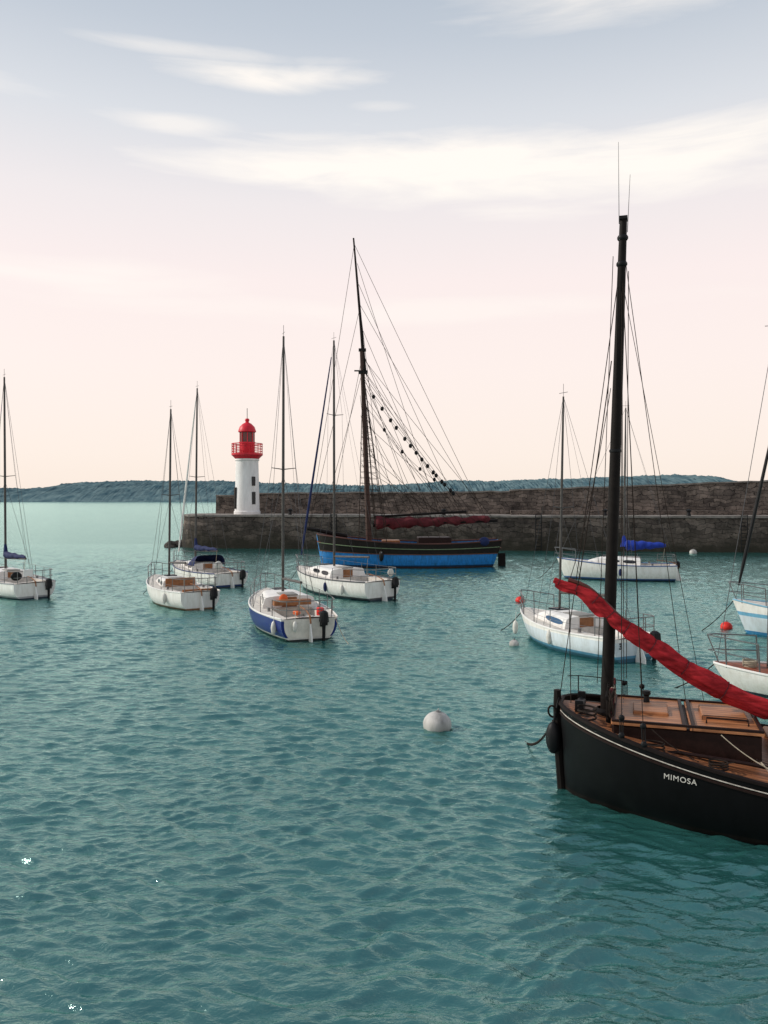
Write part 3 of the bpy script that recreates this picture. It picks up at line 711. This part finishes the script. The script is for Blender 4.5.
buoy((4.0,24.6),0.15,M_by,'small white buoy at a boat bow')

# ================================================================= PIER
def stone_mat(name,c1,c2,mort,sc=1.0,weed=True,bw=1.1,rh=0.42):
    m=bpy.data.materials.new(name); m.use_nodes=True
    nt=m.node_tree; n=nt.nodes; l=nt.links; b=n['Principled BSDF']; b.inputs['Roughness'].default_value=0.9; b.inputs['Specular IOR Level'].default_value=0.2
    tc=n.new('ShaderNodeTexCoord'); sp=n.new('ShaderNodeSeparateXYZ'); l.new(tc.outputs['Object'],sp.inputs[0])
    ad=n.new('ShaderNodeMath'); ad.operation='ADD'; l.new(sp.outputs['X'],ad.inputs[0]); l.new(sp.outputs['Y'],ad.inputs[1])
    cb=n.new('ShaderNodeCombineXYZ'); l.new(ad.outputs[0],cb.inputs[0]); l.new(sp.outputs['Z'],cb.inputs[1])
    nz=n.new('ShaderNodeTexNoise'); nz.inputs['Scale'].default_value=0.9; nz.inputs['Detail'].default_value=4; l.new(tc.outputs['Object'],nz.inputs['Vector'])
    vm=n.new('ShaderNodeVectorMath'); vm.operation='MULTIPLY_ADD'; l.new(nz.outputs['Color'],vm.inputs[0]); vm.inputs[1].default_value=(1.4,1.0,0); l.new(cb.outputs[0],vm.inputs[2])
    br=n.new('ShaderNodeTexBrick'); br.inputs['Scale'].default_value=sc; br.inputs['Brick Width'].default_value=bw; br.inputs['Row Height'].default_value=rh
    br.inputs['Mortar Size'].default_value=0.025; br.inputs['Color1'].default_value=(*c1,1); br.inputs['Color2'].default_value=(*c2,1); br.inputs['Mortar'].default_value=(*mort,1); br.inputs['Mortar Smooth'].default_value=0.6
    l.new(vm.outputs[0],br.inputs['Vector'])
    no=n.new('ShaderNodeTexNoise'); no.inputs['Scale'].default_value=0.6; no.inputs['Detail'].default_value=12; no.inputs['Roughness'].default_value=0.8; l.new(tc.outputs['Object'],no.inputs['Vector'])
    cr=n.new('ShaderNodeValToRGB'); cr.color_ramp.elements[0].position=0.38; cr.color_ramp.elements[0].color=(0.34,0.33,0.32,1); cr.color_ramp.elements[1].position=0.62; cr.color_ramp.elements[1].color=(1.45,1.38,1.30,1)
    l.new(no.outputs['Fac'],cr.inputs['Fac'])
    mx=n.new('ShaderNodeMix'); mx.data_type='RGBA'; mx.blend_type='MULTIPLY'; mx.inputs['Factor'].default_value=1
    l.new(br.outputs['Color'],mx.inputs['A']); l.new(cr.outputs['Color'],mx.inputs['B']); out=mx.outputs['Result']
    if weed:
        mr=n.new('ShaderNodeMapRange'); mr.inputs['From Min'].default_value=0.2; mr.inputs['From Max'].default_value=2.4; l.new(sp.outputs['Z'],mr.inputs['Value'])
        a2=n.new('ShaderNodeMath'); a2.operation='MULTIPLY_ADD'; a2.inputs[1].default_value=1.6; a2.inputs[2].default_value=-0.80; l.new(no.outputs['Fac'],a2.inputs[0])
        a3=n.new('ShaderNodeMath'); a3.operation='ADD'; a3.use_clamp=True; l.new(a2.outputs[0],a3.inputs[0]); l.new(mr.outputs['Result'],a3.inputs[1])
        m2=n.new('ShaderNodeMix'); m2.data_type='RGBA'; l.new(a3.outputs[0],m2.inputs['Factor']); m2.inputs['A'].default_value=(0.028,0.025,0.018,1); l.new(out,m2.inputs['B']); out=m2.outputs['Result']
    l.new(out,b.inputs['Base Color'])
    bp=n.new('ShaderNodeBump'); bp.inputs['Strength'].default_value=0.6; bp.inputs['Distance'].default_value=0.05
    l.new(br.outputs['Fac'],bp.inputs['Height']); bp.invert=True; l.new(bp.outputs['Normal'],b.inputs['Normal'])
    return m
M_quay=stone_mat('quay granite',(0.155,0.13,0.115),(0.065,0.055,0.05),(0.02,0.018,0.017))
M_par=stone_mat('parapet rubble stone',(0.20,0.168,0.148),(0.095,0.08,0.073),(0.032,0.028,0.026),1.0,False,0.8,0.36)
M_cop=mat('coping stone',(0.27,0.24,0.215,1),0.9,0.55,1.5,0.4)
FA=Vector((-16.6,73.3)); FB=Vector((70.0,62.5)); fd=(FB-FA).normalized(); fn=Vector((-fd.y,fd.x))
def fp(s,o): q=FA+fd*s+fn*o; return (q.x,q.y)
Lp=(FB-FA).length
pier=top('stone_pier',(0,0,0),0,'long dark granite harbour pier with raised parapet wall','pier')
out=[]; W=8.0
ns=60
for i in range(ns+1): out.append(fp(Lp*(1-i/ns),0))
for k in range(1,12):
    a=math.pi*k/12; c=FA+fn*(W/2); 
    q=c-fd*(W/2*0.75*math.sin(a))-fn*(W/2*math.cos(a)); out.append((q.x,q.y))
for i in range(ns+1): out.append(fp(Lp*i/ns,W))
N=len(out); ztq=3.05
rows=[(-1.5,0.35),(0.0,0.22),(1.2,0.12),(2.4,0.04),(ztq-0.16,0.0)]
vs=[]
for z,o in rows:
    for i,(x,y) in enumerate(out):
        pa=Vector(out[i-1]);pb=Vector(out[(i+1)%N]); d=(pb-pa)
        nn=Vector((d.y,-d.x)).normalized() if d.length else Vector((0,0))
        s=(Vector((x,y))-FA).dot(fd); ax=FA+fd*max(0,min(Lp,s))+fn*(W/2); 
        ov=(Vector((x,y))-ax); 
        if nn.dot(ov)<0: nn=-nn
        j=0.05*math.sin(i*2.7+z*3)
        vs.append((x+nn.x*(o+j),y+nn.y*(o+j),z))
fs=[]
for r in range(len(rows)-1):
    for i in range(N): fs.append((r*N+i,r*N+(i+1)%N,(r+1)*N+(i+1)%N,(r+1)*N+i))
MB().add(vs,fs).make('quay_wall',pier,[M_quay],smooth=False)
vs=[];fs=[]
for z,o in ((ztq-0.16,0.10),(ztq,0.10)):
    for i,(x,y) in enumerate(out):
        s=(Vector((x,y))-FA).dot(fd); ax=FA+fd*max(0,min(Lp,s))+fn*(W/2); ov=(Vector((x,y))-ax).normalized()
        vs.append((x+ov.x*o,y+ov.y*o,z+0.03*math.sin(i*1.7)))
for i in range(N): fs.append((i,(i+1)%N,N+(i+1)%N,N+i))
fs.append(tuple(range(N,2*N))); fs.append(tuple(range(N-1,-1,-1)))
MB().add(vs,fs).make('quay_top',pier,[M_cop],smooth=False)
def parapet(s0,s1,z0,z1,th=1.4,o=6.2):
    n=max(2,int((s1-s0)/0.9)); jz=[random.uniform(-.05,.05) for _ in range(n+1)]
    vs=[]
    for i in range(n+1):
        s=s0+(s1-s0)*i/n; z=z0+(z1-z0)*i/n+jz[i]
        for oo,zz in ((o-0.12,ztq-0.02),(o,z),(o+th,z),(o+th+.1,ztq-0.02)):
            x,y=fp(s,oo); vs.append((x,y,zz))
    fs=[(i*4+k,i*4+k+1,(i+1)*4+k+1,(i+1)*4+k) for i in range(n) for k in range(3)]+[(0,1,2,3),(n*4,n*4+1,n*4+2,n*4+3)]
    MB().add(vs,fs).make('parapet_wall',pier,[M_par],smooth=False)
    vs=[]
    for i in range(n+1):
        s=s0+(s1-s0)*i/n; z=z0+(z1-z0)*i/n+jz[i]
        for oo,zz in ((o-0.12,z+0.004),(o-0.12,z+0.14),(o+th+.12,z+0.14),(o+th+.12,z+0.004)):
            x,y=fp(s,oo); vs.append((x,y,zz))
    fs=[(i*4+k,i*4+(k+1)%4,(i+1)*4+(k+1)%4,(i+1)*4+k) for i in range(n) for k in range(4)]+[(0,1,2,3),(n*4,n*4+1,n*4+2,n*4+3)]
    MB().add(vs,fs).make('parapet_coping',pier,[M_cop],smooth=False)
parapet(-0.6,2.0,4.75,4.75,1.6,5.4)
parapet(2.0,28,4.95,5.15)
parapet(28,86,5.25,7.3)
vs=[];n=40
for i in range(n+1):
    s=28+(86-28)*i/n
    for oo,zz in ((3.8,ztq-.05),(3.8,ztq+0.4),(6.1,ztq+0.4)):
        x,y=fp(s,oo); vs.append((x,y,zz))
MB().add(vs,[(i*3+k,i*3+k+1,(i+1)*3+k+1,(i+1)*3+k) for i in range(n) for k in range(2)]+[(0,1,2)]).make('raised_walkway',pier,[M_par],smooth=False)
for s in (12,30,47,60):
    mb=MB(); x0,y0=fp(s,-0.30); x1,y1=fp(s+0.5,-0.30)
    mb.tube([(x0,y0,-0.5),(x0,y0,ztq+0.1)],0.04,6); mb.tube([(x1,y1,-0.5),(x1,y1,ztq+0.1)],0.04,6)
    for k in range(12): mb.tube([(x0,y0,k*0.3-0.2),(x1,y1,k*0.3-0.2)],0.025,5)
    mb.make('ladder',pier,[M_blk])
for s in (8,15,22,36,43,50,57,64):
    x,y=fp(s,0.7)
    b=MB().lathe([(0.2,0),(0.17,0.1),(0.14,0.32),(0.22,0.4),(0.22,0.5),(0.12,0.56),(0,0.57)],(x,y,ztq+0.004),14).make('bollard',None,[M_blk])
    setlab(b,'black iron mooring bollard on stone quay','bollard','bollards along the quay edge')
M_rock=mat('wet rock',(0.05,0.04,0.033,1),0.8,0.5,3,0.5)
for i in range(16):
    x,y=fp(-3.2+random.uniform(-0.9,1.8),random.uniform(0.2,6)); r=random.uniform(0.35,0.75)
    mb=MB(); mb.ell((0,0,0),(r,r*random.uniform(.7,1),r*random.uniform(.5,.8)),n=9,m=6)
    mb.v=[tuple(c*(1+random.uniform(-.14,.14)) for c in v) for v in mb.v]
    rk=mb.make('rock',None,[M_rock],smooth=False)
    rk.location=(x,y,random.uniform(-0.1,0.25)); setlab(rk,'dark wet boulder at the pier head','rock','rocks at the pier head')

# ================================================================= LIGHTHOUSE
lh=top('lighthouse',(-13.0,76.0,ztq+0.004),0,'small white lighthouse with red lantern and gallery','lighthouse')
lh.scale=(1.04,1.04,1.06)
M_lw=mat('white render',(0.78,0.76,0.74,1),0.8,0.22,2.0,0.15,streak=True)
M_lr=mat('red paint',(0.68,0.018,0.035,1),0.45,0.25,3)
tw=MB().lathe([(1.20,0),(1.20,0.25),(1.13,0.32),(1.12,0.5),(1.02,4.6),(1.02,4.75),(1.10,4.8),(1.10,4.95)],n=40).make('tower',lh,[M_lw])
gl=MB().lathe([(1.06,4.95),(1.36,5.25),(1.42,5.28),(1.42,5.45),(0.8,5.46)],n=40).make('gallery',lh,[M_lr])
mb=MB()
for k in range(20):
    a=2*math.pi*k/20; mb.tube([(1.38*math.cos(a),1.38*math.sin(a),5.4),(1.38*math.cos(a),1.38*math.sin(a),6.3)],0.03,5)
for z in (5.62,5.85,6.08,6.3): mb.tube([(1.38*math.cos(a),1.38*math.sin(a),z) for a in np.linspace(0,2*math.pi,41)],0.03 if z<6.3 else 0.045,5)
mb.make('railing',gl,[M_lr])
MB().lathe([(0.70,5.46),(0.70,6.35),(0.76,6.38),(0.76,6.45)],n=32).make('lantern_base',lh,[M_lr])
lg=MB().lathe([(0.62,6.45),(0.62,7.35)],n=32).make('lantern_glass',lh,[mat('lantern glass',(0.16,0.05,0.05,1),0.08,0.3,4)])
mb=MB()
for k in range(8):
    a=2*math.pi*k/8+.2; mb.tube([(0.65*math.cos(a),0.65*math.sin(a),6.4),(0.65*math.cos(a),0.65*math.sin(a),7.38)],0.04,5)
mb.make('glazing_bar',lg,[M_lr])
rf=MB().lathe([(0.74,7.33),(0.82,7.38),(0.80,7.48),(0.68,7.82),(0.40,8.1),(0.16,8.22),(0.16,8.34),(0.22,8.44),(0.16,8.56),(0.0,8.6)],n=32).make('dome_roof',lh,[M_lr])
MB().tube([(0,0,8.55),(0,0,9.5)],0.03,5).make('lightning_rod',rf,[M_wire])
for ang,z,w,hh,nm in ((-48,2.55,0.36,0.8,'window'),(-160,0.5,0.8,1.9,'door'),(-48,0.9,0.36,1.1,'window')):
    a=math.radians(ang); r=1.10 if z<1 else 1.08
    o=MB().box((0,0,0),(0.12,w,hh),ch=0.02).make(nm,tw,[M_glass if nm=='window' else M_darkwood],smooth=False)
    o.location=((r-0.02)*math.cos(a),(r-0.02)*math.sin(a),z+hh/2); o.rotation_euler=(0,0,a)

# ================================================================= FAR LAND
def hillprof(x):
    pr=[(-900,26),(-700,22),(-600,17),(-560,22),(-540,27),(-500,28),(-440,32),(-390,31),(-300,31),(-240,28),(-180,27),(-80,25),(0,24),(60,27),(120,31),(200,31),(260,34),(340,34),(420,37),(520,40),(545,39),(575,31),(640,25),(900,26),(1300,50),(1500,30)]
    return np.interp(x,[p[0] for p in pr],[p[1] for p in pr])
nx=1900; ny=16
xs=np.linspace(-900,1500,nx); vs=[];
def fbm(x,y): 
    v=0
    for k,(f,a,p) in enumerate([(0.02,1,0),(0.05,.8,1.3),(0.11,.6,2.1),(0.27,.5,.4),(0.6,.45,3.3),(1.1,.4,5.1)]): v=v+a*np.sin(x*f+p+1.7*np.sin(y*f*0.8+p*2))
    return v
for j in range(ny):
    u=j/(ny-1); Y=1180+u*260
    f=math.sin(math.pi/2*min(1,u*1.5))**0.8
    z=hillprof(xs)*f*(1+u*.15)+fbm(xs,np.full_like(xs,Y))*1.0*min(1,u*5)+rng.normal(0,0.75,nx)*min(1,u*6)
    if j==0: z=z*0-1.5
    for i in range(nx): vs.append((xs[i],Y+8*math.sin(xs[i]*0.03)+12*math.sin(xs[i]*.011),z[i]))
fs=[(j*nx+i,j*nx+i+1,(j+1)*nx+i+1,(j+1)*nx+i) for j in range(ny-1) for i in range(nx-1)]
M_hill=mat('haze tinted wooded coast',(0.15,0.22,0.23,1),1.0,0.3,0.06,0,col2=(0.045,0.095,0.12),spec=0.0,stretch=(1,0.3,2.5))  # distance haze is painted into the pale bluish base colours
hills=MB().add(vs,fs).make('hills',None,[M_hill],smooth=True,angle=180); hills['kind']='structure'

# ================================================================= WATER
ycoarse=[-300,-120,-50,-20,-8,0,3]
yr=list(ycoarse)+list(5.5*np.exp(np.linspace(0,math.log(80/5.5),1100)))+list(80*np.exp(np.linspace(0,math.log(8000/80),70))[1:])
yr=np.array(yr); dyr=np.gradient(yr)
u=np.concatenate([[-30,-8,-3,-1.6],np.linspace(-1,1,620),[1.6,3,8,30]])
Wd=np.maximum(yr,5)*0.56+1.2
YY=np.repeat(yr[:,None],len(u),1); XX=u[None,:]*Wd[:,None]
du=2/619*Wd
sp_=np.maximum(dyr[:,None]*0.8,du[:,None])*np.ones_like(XX)
fade=(np.abs(u)<=1.0)[None,:]*(YY>=5)*(YY<=80)
edge=np.clip((1-np.abs(u))/0.04,0,1)[None,:]
ZZ=np.zeros_like(XX)
wx=XX+0.08*np.sin(YY*3.1+XX*1.3)+0.25*np.sin(YY*0.7-XX*0.5); wy=YY+0.08*np.sin(XX*3.2-YY*1.1)+0.3*np.sin(XX*0.5+YY*.35)
for k in range(96):
    lam=0.11*(0.66/0.11)**(rng.random())
    ang=math.radians(82)+rng.normal(0,0.42)
    kx,ky=math.cos(ang)*2*math.pi/lam,math.sin(ang)*2*math.pi/lam
    amp=0.0058*lam
    wgt=np.clip((lam/sp_-2.2)/2.5,0,1)
    s=np.sin(kx*wx+ky*wy+rng.random()*6.28)
    ZZ+=amp*wgt*(s+0.5*(s*s-0.5))
gust=0.9+0.25*np.sin(XX*0.25+1.3*np.sin(YY*0.12))*np.sin(YY*0.17+.7*np.sin(XX*0.2))
ZZ*=fade*edge*gust
V=np.stack([XX,YY,ZZ],-1).reshape(-1,3)
nr,nc=XX.shape
idx=np.arange(nr*nc).reshape(nr,nc)
F=np.stack([idx[:-1,:-1],idx[:-1,1:],idx[1:,1:],idx[1:,:-1]],-1).reshape(-1,4)
me=bpy.data.meshes.new('water'); me.vertices.add(len(V)); me.vertices.foreach_set('co',V.ravel().astype(np.float32))
me.loops.add(F.size); me.loops.foreach_set('vertex_index',F.ravel().astype(np.int32))
me.polygons.add(len(F)); me.polygons.foreach_set('loop_start',np.arange(0,F.size,4,dtype=np.int32))
me.polygons.foreach_set('use_smooth',np.ones(len(F),dtype=bool))
me.update(calc_edges=True); me.validate()
water=bpy.data.objects.new('water',me); COL.objects.link(water); water['kind']='structure'
m=bpy.data.materials.new('sea water'); m.use_nodes=True; nt=m.node_tree; n=nt.nodes; l=nt.links
n.remove(n['Principled BSDF']); outm=n['Material Output']
dif=n.new('ShaderNodeBsdfDiffuse'); glo=n.new('ShaderNodeBsdfGlossy'); glo.inputs['Roughness'].default_value=0.13; glo.inputs['Color'].default_value=(0.68,0.97,0.93,1)
fr=n.new('ShaderNodeFresnel'); fr.inputs['IOR'].default_value=1.5
ma=n.new('ShaderNodeMath'); ma.operation='MULTIPLY_ADD'; ma.use_clamp=True; ma.inputs[1].default_value=1.1; ma.inputs[2].default_value=0.11; l.new(fr.outputs[0],ma.inputs[0])
ms=n.new('ShaderNodeMixShader'); l.new(ma.outputs[0],ms.inputs[0]); l.new(dif.outputs[0],ms.inputs[1]); l.new(glo.outputs[0],ms.inputs[2]); l.new(ms.outputs[0],outm.inputs['Surface'])
tc=n.new('ShaderNodeTexCoord')
n1=n.new('ShaderNodeTexNoise'); n1.inputs['Scale'].default_value=6.0; n1.inputs['Detail'].default_value=4; n1.inputs['Roughness'].default_value=0.6; n1.inputs['Distortion'].default_value=0.4
mp=n.new('ShaderNodeMapping'); mp.inputs['Scale'].default_value=(0.6,1.2,1); mp.inputs['Rotation'].default_value=(0,0,math.radians(-8)); l.new(tc.outputs['Object'],mp.inputs['Vector']); l.new(mp.outputs[0],n1.inputs['Vector'])
n2=n.new('ShaderNodeTexNoise'); n2.inputs['Scale'].default_value=0.09; n2.inputs['Detail'].default_value=4; l.new(tc.outputs['Object'],n2.inputs['Vector'])
b1=n.new('ShaderNodeBump'); b1.inputs['Strength'].default_value=0.8; b1.inputs['Distance'].default_value=0.05; l.new(n1.outputs['Fac'],b1.inputs['Height'])
for q in (glo,fr): l.new(b1.outputs['Normal'],q.inputs['Normal'])
cr=n.new('ShaderNodeValToRGB'); cr.color_ramp.elements[0].position=0.35; cr.color_ramp.elements[0].color=(0.014,0.072,0.067,1); cr.color_ramp.elements[1].position=0.65; cr.color_ramp.elements[1].color=(0.022,0.098,0.090,1)
l.new(n2.outputs['Fac'],cr.inputs['Fac']); l.new(cr.outputs['Color'],dif.inputs['Color'])
me.materials.append(m)

# ================================================================= WORLD
sd=Vector((-0.84,0.10,0.56)).normalized()
w=bpy.data.worlds.new('World'); scene.world=w; w.use_nodes=True; nt=w.node_tree; n=nt.nodes; l=nt.links
n.clear(); outn=n.new('ShaderNodeOutputWorld'); mixs=n.new('ShaderNodeMixShader'); l.new(mixs.outputs[0],outn.inputs['Surface'])
bgA=n.new('ShaderNodeBackground'); bgB=n.new('ShaderNodeBackground'); l.new(bgA.outputs[0],mixs.inputs[1]); l.new(bgB.outputs[0],mixs.inputs[2]); mixs.inputs[0].default_value=0.93
sky=n.new('ShaderNodeTexSky'); sky.sky_type='NISHITA'; sky.sun_disc=False; sky.sun_elevation=math.asin(sd.z); sky.sun_rotation=math.atan2(sd.x,sd.y); sky.dust_density=3
l.new(sky.outputs[0],bgA.inputs[0]); bgA.inputs[1].default_value=0.12
bgB.inputs[1].default_value=1.12
tc=n.new('ShaderNodeTexCoord'); sp=n.new('ShaderNodeSeparateXYZ'); l.new(tc.outputs['Generated'],sp.inputs[0])
def math_(op,a,b=None,clamp=False):
    q=n.new('ShaderNodeMath'); q.operation=op; q.use_clamp=clamp
    for i,v in enumerate((a,b)):
        if v is None: continue
        if isinstance(v,(int,float)): q.inputs[i].default_value=v
        else: l.new(v,q.inputs[i])
    return q.outputs[0]
el=math_('MULTIPLY',math_('ARCSINE',sp.outputs['Z']),57.2958)
az=math_('MULTIPLY',math_('ARCTAN2',sp.outputs['X'],sp.outputs['Y']),57.2958)
mr=math_('DIVIDE',el,90.0,True)
cr=n.new('ShaderNodeValToRGB'); l.new(mr,cr.inputs['Fac']); e=cr.color_ramp.elements
stops=[(0.0,(245,230,217)),(3,(247,233,223)),(9,(248,234,228)),(15,(246,232,229)),(20,(235,228,228)),(25,(214,217,222)),(30,(190,198,208)),(36,(168,180,194)),(90,(120,145,175))]
e[0].position=0; e[0].color=srgb(*stops[0][1]); e[1].position=1; e[1].color=srgb(*stops[-1][1])
for d,c in stops[1:-1]:
    q=e.new(d/90); q.color=srgb(*c)
cv=n.new('ShaderNodeCombineXYZ'); l.new(math_('MULTIPLY',az,0.055),cv.inputs[0]); l.new(math_('MULTIPLY',el,0.38),cv.inputs[1])
cn=n.new('ShaderNodeTexNoise'); cn.inputs['Scale'].default_value=1.6; cn.inputs['Detail'].default_value=9; cn.inputs['Roughness'].default_value=0.56; cn.inputs['Distortion'].default_value=0.4; l.new(cv.outputs[0],cn.inputs['Vector'])
cloud=None
for a0,e0,ra,re_,st in [(-8,27.6,8,0.9,0.95),(-15,24.4,5,0.7,0.6),(2,22.6,17,2.0,1.25),(14,21.9,18,2.6,1.15),(17,32.0,13,2.6,0.6),(-12,28.6,9,0.5,0.5),(-20,14.6,10,1.2,0.5),(0,13.2,24,1.0,0.4),(0,26.2,2.5,0.35,0.3),(-40,25,14,2,0.8),(45,20,14,3,0.8)]:
    dx=math_('POWER',math_('ABSOLUTE',math_('DIVIDE',math_('SUBTRACT',az,a0),ra)),2.0)
    dy=math_('POWER',math_('ABSOLUTE',math_('DIVIDE',math_('SUBTRACT',el,e0),re_)),2.0)
    v=math_('SUBTRACT',1.15,math_('ADD',dx,dy))
    v=math_('ADD',v,math_('MULTIPLY',math_('SUBTRACT',cn.outputs['Fac'],0.48),3.2))
    v=math_('MULTIPLY',math_('MULTIPLY',v,0.8,True),st)
    gate=math_('SUBTRACT',1.0,math_('MULTIPLY',math_('ADD',dx,dy),0.36),True)
    v=math_('MULTIPLY',v,gate)
    cloud=v if cloud is None else math_('MAXIMUM',cloud,v)
cloud=math_('MINIMUM',cloud,1.0)
mx=n.new('ShaderNodeMix'); mx.data_type='RGBA'; l.new(cloud,mx.inputs['Factor']); l.new(cr.outputs['Color'],mx.inputs['A']); mx.inputs['B'].default_value=srgb(253,246,238)
l.new(mx.outputs['Result'],bgB.inputs[0])

sun=bpy.data.lights.new('sun','SUN'); sun.energy=3.0; sun.angle=math.radians(0.5); sun.color=(1,0.93,0.84)
so=bpy.data.objects.new('sun',sun); COL.objects.link(so); so.rotation_euler=sd.to_track_quat('Z','Y').to_euler(); so.location=(-20,20,40)

cam=bpy.data.cameras.new('camera'); co=bpy.data.objects.new('camera',cam); COL.objects.link(co)
co.location=(0,0,4.5); co.rotation_euler=(math.radians(90),0,0); cam.lens=36*800/1024; cam.sensor_width=36; cam.shift_y=-13/1024; cam.clip_end=20000; cam.clip_start=0.1
scene.camera=co
